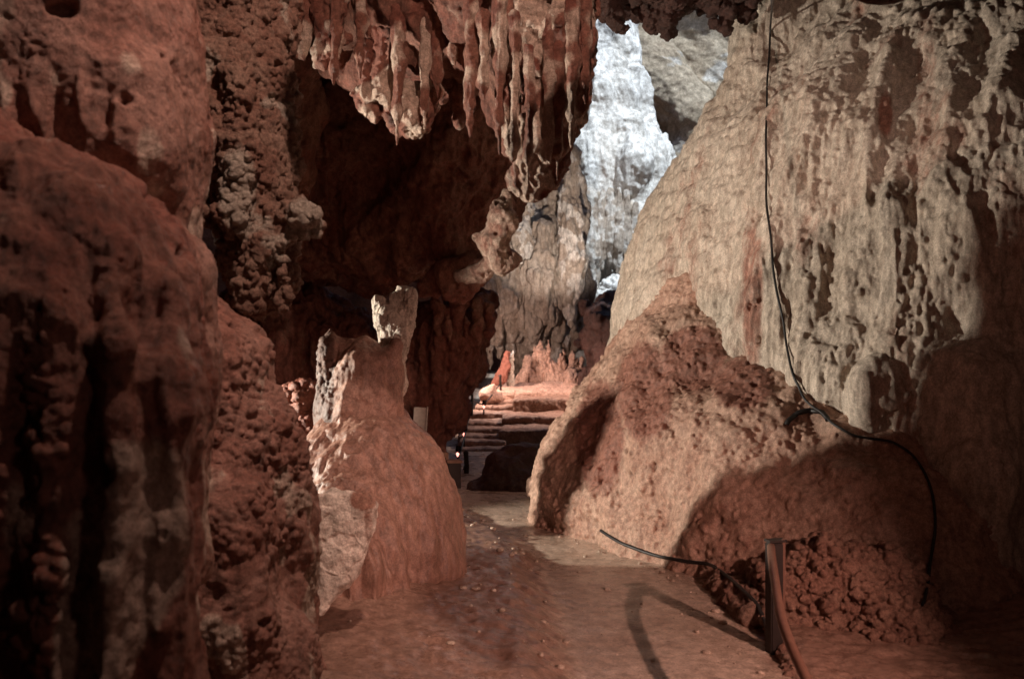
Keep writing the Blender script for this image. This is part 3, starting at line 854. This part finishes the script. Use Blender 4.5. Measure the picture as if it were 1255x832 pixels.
wall = rock('flowstone_wall',
     wchain((WAX, WAY, -1, 4.1), (WAX, WAY, 1.3, 4.1), (WAX, WAY, 6.4, 1.77))
     + chain((985, -120, 8.7, 45), (960, 40, 8.6, 52), (925, 180, 8.5, 64), (890, 310, 8.4, 80), (868, 420, 8.4, 96))
     + ridge((1075, 120, 8), (1062, 200, 16), (1045, 330, 22), (1035, 470, 24)) + ridge((1012, 210, 8), (1012, 330, 14), (1003, 460, 18))
     + ridge((1085, 230, 8), (1084, 400, 14), (1088, 500, 18)) + ridge((1130, 150, 12), (1135, 380, 22), (1130, 520, 24))
     + ridge((1170, 240, 10), (1185, 280, 18), (1180, 340, 16), (1172, 400, 10)) + ridge((1150, 60, 24), (1200, 190, 34), (1225, 240, 26))
     + ridge((1075, 470, 16), (1072, 500, 18), out=.12) + ridge((980, -20, 8), (968, 180, 14), (960, 400, 22))
     + ridge((1190, 470, 40), (1210, 600, 50), (1230, 800, 60)),
     .05, M_wall, [[lumps(.06, 1.2, 181, 4), where(lambda P: np.clip(1.1 - blobs((850, 200, 80, 280, 1))(P), 0, 1), flutes(.10, 1.6, 182, .08))],
                    [where(lambda P: blobs((850, 200, 90, 280, 1))(P), scallop(.045, (3.5, 3.5, 7), 183), flutes(.02, 5, 179, .5)),
                     where(lambda P: np.clip(1 - blobs((850, 200, 80, 280, 1))(P), 0, 1), flutes(.035, 5, 184, .09),
                           where(nmask((1.5, 1.5, .35), 199, .0, .25), popcorn(.022, 12, 187, .6)),
                           where(lambda P: np.maximum(blobs((925, 330, 24, 200, 1), (1115, 400, 34, 150, 1), (985, 380, 14, 120, .8))(P), .6 * nmask((1.4, 1.4, .3), 178, .1, .3)(P)), pits(.035, (16, 16, 7), 186, .5, .42)))],
                    [lumps(.007, 16, 185, 3), flutes(.010, 18, 189, .1), where(nmask((2, 2, .6), 197, -.2, .2), pits(.010, (28, 28, 14), 188, .4, .4))]],
     k=.16, warp=(.025, 2), sub=2, clip=((.7, 4.7, -.2), (5.8, 11, 5.8)),
     tint=lambda P: np.maximum(blobs((922, 370, 18, 150, .6), (985, 130, 14, 120, .35), (1135, 90, 18, 130, .5), (1085, 140, 12, 36, .7), (1105, 420, 26, 110, .4))(P),
                               .45 * sstep(.15, .5, fbm(P, (1.6, 1.6, .4), 24, 3))),
     label='towering pale flowstone wall with pitted vertical drip streaks', cat='cave wall')

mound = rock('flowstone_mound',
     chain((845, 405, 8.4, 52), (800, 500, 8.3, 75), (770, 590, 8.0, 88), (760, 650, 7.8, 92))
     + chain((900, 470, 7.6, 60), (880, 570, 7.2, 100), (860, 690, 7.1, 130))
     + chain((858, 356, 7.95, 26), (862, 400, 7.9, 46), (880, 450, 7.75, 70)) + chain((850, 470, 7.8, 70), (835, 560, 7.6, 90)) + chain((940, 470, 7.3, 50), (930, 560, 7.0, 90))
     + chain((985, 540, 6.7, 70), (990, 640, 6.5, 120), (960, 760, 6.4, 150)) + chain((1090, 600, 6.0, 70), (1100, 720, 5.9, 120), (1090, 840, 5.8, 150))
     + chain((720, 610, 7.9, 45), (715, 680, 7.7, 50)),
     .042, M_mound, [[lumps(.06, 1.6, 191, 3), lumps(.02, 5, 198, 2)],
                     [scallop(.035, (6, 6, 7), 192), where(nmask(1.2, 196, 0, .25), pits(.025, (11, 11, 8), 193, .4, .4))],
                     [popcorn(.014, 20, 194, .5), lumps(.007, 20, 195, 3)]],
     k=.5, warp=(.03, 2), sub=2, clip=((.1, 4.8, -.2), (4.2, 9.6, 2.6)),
     tint=lambda P: np.maximum(blobs((735, 535, 34, 80, 1), (790, 480, 40, 70, 1), (850, 440, 50, 50, .9), (910, 470, 50, 40, .8))(P), .4 * sstep(.1, .5, fbm(P, 1.5, 25, 3))),  # left flank patches paint in shade; the upper ones are reddish stain
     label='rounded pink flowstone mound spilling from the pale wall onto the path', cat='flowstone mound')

crust = rock('popcorn_boulder', chain((985, 735, 5.3, 58), (1050, 750, 5.2, 74), (1085, 800, 5.0, 66)) + chain((965, 740, 5.3, 46), (985, 800, 5.1, 50), (1050, 830, 4.95, 70)) + chain((1150, 800, 5.0, 40), (1190, 830, 5.0, 40)),
     .022, M_crust, [[lumps(.05, 3, 211)], [popcorn(.04, 17, 212, .85), popcorn(.035, 9, 215, .25)], [popcorn(.016, 32, 213, .85), lumps(.004, 30, 214, 2)]], k=.2, warp=(.04, 3), sub=2, clip=((1.1, 4, -.2), (3.2, 6.2, 1)),
     tint=lambda P: 0 * P[:, 0],
     label='reddish boulder covered in rounded cave popcorn behind the rail post', cat='boulder')

rim = rock('rimstone_lip', chain((868, 690, 6.1, 5), (890, 706, 5.7, 7), (915, 725, 5.35, 8), (940, 748, 5.0, 9), (956, 790, 4.6, 10), (985, 850, 4.1, 12)) + chain((880, 720, 5.7, 14), (925, 760, 5.0, 18)),
     .018, M_rough, [[lumps(.02, 8, 231)], [popcorn(.02, 22, 232)], [lumps(.004, 40, 233, 2)]], k=.05, warp=(.015, 7), sub=2,
     label='crusted stone lip running along the right edge of the path', cat='stone kerb')

# ------------------------------------------------------------------ stairs, terraces, shrine
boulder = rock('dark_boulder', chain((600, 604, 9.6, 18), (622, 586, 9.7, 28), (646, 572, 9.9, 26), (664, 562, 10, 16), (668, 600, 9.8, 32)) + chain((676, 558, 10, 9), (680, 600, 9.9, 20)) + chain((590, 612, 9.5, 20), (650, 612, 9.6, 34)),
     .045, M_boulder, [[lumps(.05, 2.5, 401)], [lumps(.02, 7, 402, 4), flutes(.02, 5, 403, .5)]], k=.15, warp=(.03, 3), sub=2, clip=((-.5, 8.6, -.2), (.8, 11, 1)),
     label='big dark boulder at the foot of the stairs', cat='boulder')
rock('small_stone', chain((657, 592, 8.95, 11), (656, 602, 8.95, 12)), .02, M_mound, [[lumps(.02, 6, 411)], [lumps(.008, 20, 412, 3)]], k=.05, warp=(.015, 5), sub=2,
     label='small rounded stone between dark boulder and pink mound', cat='stone')

stair = empty('stone_staircase', W(590, 560, 12.6), 'narrow rough stone steps climbing to the shrine terrace', 'stairs')
n = 0
for (yt, d, xl, xr) in [(549, 12.7, 570, 611), (540, 13.0, 571, 611), (533, 13.3, 570, 611), (525, 13.6, 572, 611), (517, 14.0, 575, 612), (506, 14.6, 582, 620), (497, 15.2, 590, 626), (491, 15.7, 596, 632)]:
    p0, p1 = W(xl, yt, d), W(xr, yt, d)
    top = p0[2]
    rock('step', box(((p0[0] + p1[0]) / 2, d + .35, top / 2 - .05), ((p1[0] - p0[0]) / 2 + .12, .37, top / 2 + .05), .025), .03, M_step,
         [[lumps(.02, 4, 421 + n), lumps(.008, 14, 422 + n)]], k=.05, sub=1, parent=stair)
    n += 1
for nm, (yt, d, xl, xr, yd), lab in [('terrace_wall', (527, 13.1, 613, 730, .5), 'lowest and darkest terrace wall behind the dark boulder'),
                                     ('terrace_wall', (511, 13.9, 616, 730, .8), 'middle terrace wall of red stone right of the stairs'),
                                     ('terrace_wall', (489, 14.9, 630, 730, 1.0), 'upper terrace wall just under the shrine platform')]:
    p0, p1 = W(xl, yt, d), W(xr, yt + (-6 if yt > 500 else -2), d)
    top = p0[2]
    rock(nm, box(((p0[0] + p1[0]) / 2, d + .55, top / 2 - .05), ((p1[0] - p0[0]) / 2, .55, top / 2 + .05), .02, -.06), .035, M_step,
         [[lumps(.03, 2, 431), lumps(.010, 9, 432)], [lumps(.006, 25, 433)]], k=.06, sub=2, label=lab, cat='terrace wall', group='terrace walls beside the stairs',
         tint=lambda P: 0 * P[:, 0])
plat = rock('shrine_platform', chain((640, 482, 16.6, 8), (700, 478, 16.6, 8)) + box(W(668, 500, 17.4) * [1, 1, 0] + [0, 0, .35], (1.05, 1.6, .35), .06) + chain((640, 476, 17.3, 7), (690, 474, 17.3, 7)),
     .05, M_shrine, [[lumps(.05, 2, 441), lumps(.015, 8, 442)], [lumps(.008, 22, 443)]], k=.1, sub=2,
     label='flat pink stone platform in front of the shrine mound', cat='platform')
shrine = rock('shrine_mound', chain((652, 450, 17.8, 7), (654, 468, 17.8, 19), (670, 460, 17.8, 18), (690, 472, 17.7, 16)) + chain((648, 440, 17.8, 4), (642, 478, 17.8, 8))
     + chain((700, 462, 17.4, 9), (706, 474, 17.3, 12), (690, 484, 17.3, 9)) + chain((676, 452, 17.8, 10), (680, 476, 17.7, 16)),
     .035, M_shrine, [[lumps(.05, 2.4, 451), flutes(.05, 5, 452, .15)], [flutes(.02, 12, 453, .15), lumps(.01, 18, 454, 3)]], k=.12, warp=(.03, 3), sub=2,
     label='lit pink flowstone mound crowned with little spires, top of the stairs', cat='stalagmite mound')
for i, (a, b0, tip, r) in enumerate([(662, 445, 416, 7), (672, 440, 408, 2.2), (656, 442, 426, 4), (668, 442, 428, 4), (687, 452, 428, 4), (691, 452, 428, 3), (701, 448, 427, 4.5), (707, 452, 436, 4), (713, 450, 438, 2.5)]):
    rock('spire', chain((a, b0 + 6, 17.6, r * 1.15), (a, (b0 + tip) / 2, 17.6, r * .75), (a, tip, 17.6, max(.7, r * .2))), .022, M_shrine,
         [[lumps(.03, 7, 461 + i)], [popcorn(.02, 16, 471 + i, .6), lumps(.008, 30, 481 + i, 2)]], k=.04, warp=(.03, 6, i), sub=1, parent=shrine)

figure = rock('shrine_stalagmite', chain((625, 436, 16.9, 3), (626, 450, 16.9, 3.5), (626, 472, 16.9, 5)) + chain((629, 430, 16.9, .8), (628, 440, 16.9, 2)), .02, M_shrine,
     [[lumps(.02, 8, 491)], [lumps(.008, 25, 492, 2)]], k=.05, sub=2, tint=lambda P: 1 + 0 * P[:, 0], label='slim white stalagmite left of the shrine mound', cat='stalagmite')
rock('orange_cloth', chain((622, 434, 16.75, 3.4), (620, 446, 16.72, 4), (614, 460, 16.7, 5), (607, 470, 16.7, 4)) + chain((622, 448, 16.7, 4), (616, 466, 16.7, 4)), .022, M_cloth,
     [[flutes(.04, 9, 501, .3)], [lumps(.006, 25, 502, 2)]], k=.05, sub=2, parent=figure)
rock('pink_bulb', chain((598, 484, 15.6, 11), (604, 474, 15.6, 4)) + chain((612, 488, 15.6, 5), (600, 486, 15.6, 9)), .03, M_shrine, [[lumps(.02, 4, 511)], [lumps(.006, 16, 512)]], k=.06, sub=2,
     label='smooth pink bulb of rock beside the stair head', cat='rock formation')


# ------------------------------------------------------------------ man-made bits
def tube(pts, r, name, mat, parent=None, seg=8, smooth_n=0):
    P = np.array(pts, float)
    if smooth_n:
        t = np.concatenate([[0], np.cumsum(np.linalg.norm(np.diff(P, axis=0), axis=1))])
        u = np.linspace(0, t[-1], smooth_n)
        # Catmull-Rom resampling
        out = []
        for q in u:
            i = min(max(np.searchsorted(t, q) - 1, 0), len(P) - 2)
            s = (q - t[i]) / max(t[i + 1] - t[i], 1e-9)
            a, b, c, d = P[max(i - 1, 0)], P[i], P[i + 1], P[min(i + 2, len(P) - 1)]
            out.append(.5 * ((2 * b) + (c - a) * s + (2 * a - 5 * b + 4 * c - d) * s * s + (3 * b - a - 3 * c + d) * s ** 3))
        P = np.array(out)
    T = np.gradient(P, axis=0); T /= np.linalg.norm(T, axis=1)[:, None] + 1e-9
    up = np.array([.3, .2, 1.0]) if abs(T[0][2]) < .8 else np.array([1.0, .2, 0])
    A = np.cross(T, up); A /= np.linalg.norm(A, axis=1)[:, None] + 1e-9
    B = np.cross(T, A)
    an = np.linspace(0, 2 * math.pi, seg, endpoint=False)
    R = np.array(r) if hasattr(r, '__len__') else np.full(len(P), r)
    V = (P[:, None] + R[:, None, None] * (np.cos(an)[None, :, None] * A[:, None] + np.sin(an)[None, :, None] * B[:, None])).reshape(-1, 3)
    i = np.arange(len(P) * seg).reshape(len(P), seg)
    Q = np.stack([i[:-1], np.roll(i, -1, 1)[:-1], np.roll(i, -1, 1)[1:], i[1:]], -1).reshape(-1, 4)
    return link(name, mesh_from(name, V, Q), mat, parent)


def board(name, c, half, mat, rot=(0, 0, 0), parent=None, bev=.006):
    me = bpy.data.meshes.new(name)
    import bmesh
    bm = bmesh.new(); bmesh.ops.create_cube(bm, size=2)
    bmesh.ops.scale(bm, vec=half, verts=bm.verts)
    bmesh.ops.bevel(bm, geom=bm.edges[:], offset=min(bev, min(half) * .4), segments=2, affect='EDGES')
    bm.to_mesh(me); bm.free()
    me.materials.append(mat)
    o = bpy.data.objects.new(name, me); COL.objects.link(o)
    c = Vector(c)
    o.parent = parent
    o.location = c - parent.location if parent else c
    o.rotation_euler = rot
    return o


bpy.context.view_layer.update()
DG = bpy.context.evaluated_depsgraph_get()


def hit(px, py, lift=.012, maxd=60):
    o = Vector((0, 0, CAMZ)); d = Vector(W(px, py, 1.0)) - o
    ok, loc, nor, *_ = SC.ray_cast(DG, o + d * .5, d.normalized(), distance=maxd)
    if not ok:
        return np.array(W(px, py, 8))
    if nor.dot(d) > 0:
        nor = -nor
    return np.array(loc + nor * lift)


def cable(name, pix, r, label, lift=.02, n=160):
    q = np.array(pix, float)
    t = np.linspace(0, len(q) - 1, max(26, 4 * len(q)))
    P = np.array([hit(np.interp(a, range(len(q)), q[:, 0]), np.interp(a, range(len(q)), q[:, 1]), lift) for a in t])
    for _ in range(2):
        P[1:-1] = .25 * P[:-2] + .5 * P[1:-1] + .25 * P[2:]
    o = tube(P, r, name, M_cable, smooth_n=n)
    return tag(o, label, 'cable')


cable('power_cable', [(950, -20), (944, 40), (940, 110), (939, 180), (942, 250), (948, 320), (956, 380), (966, 420), (974, 462), (986, 490), (1003, 503), (1022, 522), (1050, 538), (1090, 542),
                      (1115, 555), (1138, 590), (1146, 640), (1138, 700), (1132, 745)], .009,
      'long black cable hanging down the pale wall and over the shaded mound', .024, 320)
cable('cable_loop', [(962, 520), (975, 508), (992, 503), (1008, 506), (1016, 516)], .018, 'short dark cable bundle lying on top of the pink mound', .012, 60)
cable('floor_cable', [(738, 650), (765, 668), (800, 680), (835, 688), (872, 690), (898, 712), (930, 742), (941, 770)], .012, 'black cable lying along the foot of the pink mound', .012)

c = W(949, 800, 4.55)
post = empty('rail_post', (c[0], c[1], 0), 'dark square rail post with a bent handrail at the edge of the path', 'railing post')
board('post', (c[0], c[1], .275), (.036, .034, .285), M_iron, (0, 0, .25), post)
board('edge_rod', (c[0] + .042, c[1] - .012, .285), (.009, .009, .295), M_rail, (0, 0, .25), post, .003)
board('cap', (c[0] + .005, c[1] - .004, .571), (.05, .03, .006), M_iron, (0, 0, .25), post, .002)
tube([W(945, 670, 4.52), W(946, 684, 4.3), W(949, 706, 4.08), W(958, 758, 3.72), W(977, 808, 3.45), W(1010, 872, 3.2), W(1090, 1010, 2.8), W(1250, 1300, 2.4)], .021, 'handrail', M_rail, post, 10, 80)

# gear beside the stairs
sign = empty('leaning_panel', W(516, 545, 11.6), 'dirty white panel standing behind the dome shoulder', 'panel')
p = W(514, 520, 10.4)
board('panel_sheet', p, (.075, .012, .20), M_white, (0, .06, .2), sign)
board('frame', p + np.array([.083, -.004, 0]), (.008, .016, .21), M_white, (0, .06, .2), sign, .002)
wp = empty('wooden_stake', W(545, 600, 10.0) * [1, 1, 0], 'short wooden stake beside the dome, near the stair lamps', 'stake')
pp = W(545, 585, 10.0)
board('stake', (pp[0], pp[1], .16), (.035, .03, .17), M_wood, (0, .03, .3), wp)
board('nail_plate', (pp[0] + .004, pp[1] - .036, .25), (.015, .004, .02), M_iron, (0, .03, .3), wp, .001)
bx = empty('equipment_box', W(556, 600, 9.6) * [1, 1, 0], 'dark equipment box on the floor left of the boulder', 'box')
pp = W(556, 590, 9.6)
board('box_body', (pp[0], pp[1], .13), (.07, .08, .14), M_iron, (0, 0, .2), bx)
board('lid', (pp[0], pp[1], .285), (.085, .09, .012), M_wood, (0, 0, .2), bx)
bl = None
for i, (a, b, d, lab) in enumerate([(561, 556, 11.6, 'little red-lit floor lamp nearest the foot of the stairs'), (569, 532, 12.9, 'little red-lit floor lamp halfway up the stairs'),
                                    (593, 498, 14.6, 'little lamp on a stake by the upper steps')]):
    p = W(a, b, d)
    l = empty('floor_lamp', (p[0], p[1], p[2] - .12), lab, 'lamp', 'lamps along the left side of the stairs')
    tube([p - [0, 0, .3], p - [0, 0, .05]], .012, 'stake', M_iron, l)
    tube([p + [0, 0, .02], p + [.01, -.005, .05], p + [.012, -.01, .10]], [.03, .04, .035], 'lamp_hood', M_iron, l)
    tube([p - [0, .02, .035], p - [0, .02, 0], p + [0, -.02, .035]], [.006, .022, .006], 'bulb', M_bulb, l)
for i, (a, b, d, h_, lab) in enumerate([(571, 587, 10.6, .30, 'short black fence post in front of the paved landing'), (578, 502, 14.2, .4, 'thin black fence post beside the middle of the stairs'),
                                (613, 486, 16.0, .36, 'thin black fence post at the top of the stairs')]):
    p = W(a, b, d)
    q = empty('fence_post', p - [0, 0, .05], lab, 'fence post', 'fence posts along the stairs')
    tube([p - [0, 0, .1], p + [0.01, 0, h_ * .5], p + [0, 0, h_]], .022 if i != 0 else .03, 'post', M_iron, q)
    tube([p + [0, 0, h_], p + [0, 0, h_ + .02], p + [0, 0, h_ + .04]], [.03, .034, .01], 'finial', M_iron, q)
tag(tube([W(571, 566, 10.6), W(566, 580, 11.2), W(560, 570, 11.6), W(566, 548, 12.4), W(571, 528, 12.9), W(575, 510, 14), W(578, 492, 14.2), W(594, 494, 15), W(613, 470, 16)], .012, 'guide_rope', M_cable, None, 6, 60),
    'thin sagging rope strung between the posts left of the stairs', 'rope')

# ------------------------------------------------------------------ light
w = bpy.data.worlds.new('World'); SC.world = w; w.use_nodes = True
sky = w.node_tree.nodes.new('ShaderNodeTexSky'); sky.sky_type = 'NISHITA'; sky.sun_disc = False
EL, AZ = math.radians(56), math.radians(156)      # the sun stands behind the camera, over the hole in the far roof
sky.sun_elevation = EL; sky.sun_rotation = AZ
w.node_tree.links.new(sky.outputs[0], w.node_tree.nodes['Background'].inputs[0])
w.node_tree.nodes['Background'].inputs[1].default_value = .15
sd = bpy.data.lights.new('sun', 'SUN'); sd.energy = 5; sd.angle = math.radians(.5); sd.color = (.82, .93, 1)
so = bpy.data.objects.new('sun', sd); COL.objects.link(so)
dirv = Vector((math.sin(AZ) * math.cos(EL), math.cos(AZ) * math.cos(EL), math.sin(EL)))
so.rotation_euler = dirv.to_track_quat('Z', 'Y').to_euler(); so.location = (2, 10, 25)


def spot(name, loc, aim, power, col, size, blend=.6, r=.06):
    d = bpy.data.lights.new(name, 'SPOT'); d.energy = power; d.color = col; d.spot_size = math.radians(size); d.spot_blend = blend; d.shadow_soft_size = r
    o = bpy.data.objects.new(name, d); COL.objects.link(o); o.location = loc
    o.rotation_euler = (Vector(aim) - Vector(loc)).to_track_quat('-Z', 'Y').to_euler()
    return o


def point(name, loc, power, col, r=.08):
    d = bpy.data.lights.new(name, 'POINT'); d.energy = power; d.color = col; d.shadow_soft_size = r
    o = bpy.data.objects.new(name, d); COL.objects.link(o); o.location = loc
    return o


WARM, WHITE, RED, PINK = (1, .72, .52), (1, .90, .76), (1, .42, .30), (1, .62, .48)
spot('flood_behind_dome', (-4.5, 6.25, 1.45), (2.0, 6.75, 1.95), 1600, WHITE, 66, .25, .09)
spot('path_lamp', (2.45, 2.0, 1.75), (.35, 5.3, .1), 380, (1, .57, .46), 60, .9, .025)
spot('ceiling_flood', (.3, 2.2, 5.4), (-1.3, 5.4, 2.8), 500, (1, .68, .55), 120, .7, .05)
spot('shrine_lamp', (-.9, 15.6, 1.65), (.35, 16.4, .5), 240, (1, .72, .60), 160, .4, .06)
spot('terrace_fill', (2.0, 14.6, 2.3), (0, 15.4, .5), 380, (1, .70, .58), 110, .7, .08)  # added fill for terraces and steps, no fixture there
point('mass_fill', (-.25, 9.6, 1.2), 2.5, RED, .2)  # added red fill on the hanging mass, no real source
point('red_fill', (2.6, 2.9, 3.0), 12, RED, .3)
point('front_fill', (1.3, .9, 2.2), 10, (1, .60, .49), .15)  # added fill beside the camera for the left foreground rocks
point('recess_fill', (-.8, 7.9, 1.9), 2.6, (1, .36, .25), .2)  # added to lift the hollow under the overhang, no lamp there
spot('curtain_lamp', (1.0, 14.2, 2.3), W(665, 265, 20), 1100, (1, .87, .76), 40, .8, .1)

# ------------------------------------------------------------------ camera and render
cd = bpy.data.cameras.new('camera'); cam = bpy.data.objects.new('camera', cd); COL.objects.link(cam)
cam.location = (0, 0, CAMZ); cam.rotation_euler = (math.pi / 2, 0, 0)
cd.sensor_width = 36; cd.lens = 36 * FPX / 1255.0; cd.clip_start = .05; cd.clip_end = 300
cd.dof.use_dof = True; cd.dof.focus_distance = 6.8; cd.dof.aperture_fstop = 2.8
SC.camera = cam
SC.view_settings.view_transform = 'Standard'; SC.view_settings.look = 'None'; SC.view_settings.exposure = 0; SC.view_settings.gamma = 1
SC.view_settings.use_curve_mapping = False
SC.render.engine = 'CYCLES'
SC.cycles.use_denoising = True
SC.cycles.max_bounces = 6; SC.cycles.diffuse_bounces = 4; SC.cycles.glossy_bounces = 2
SC.cycles.sample_clamp_indirect = 4
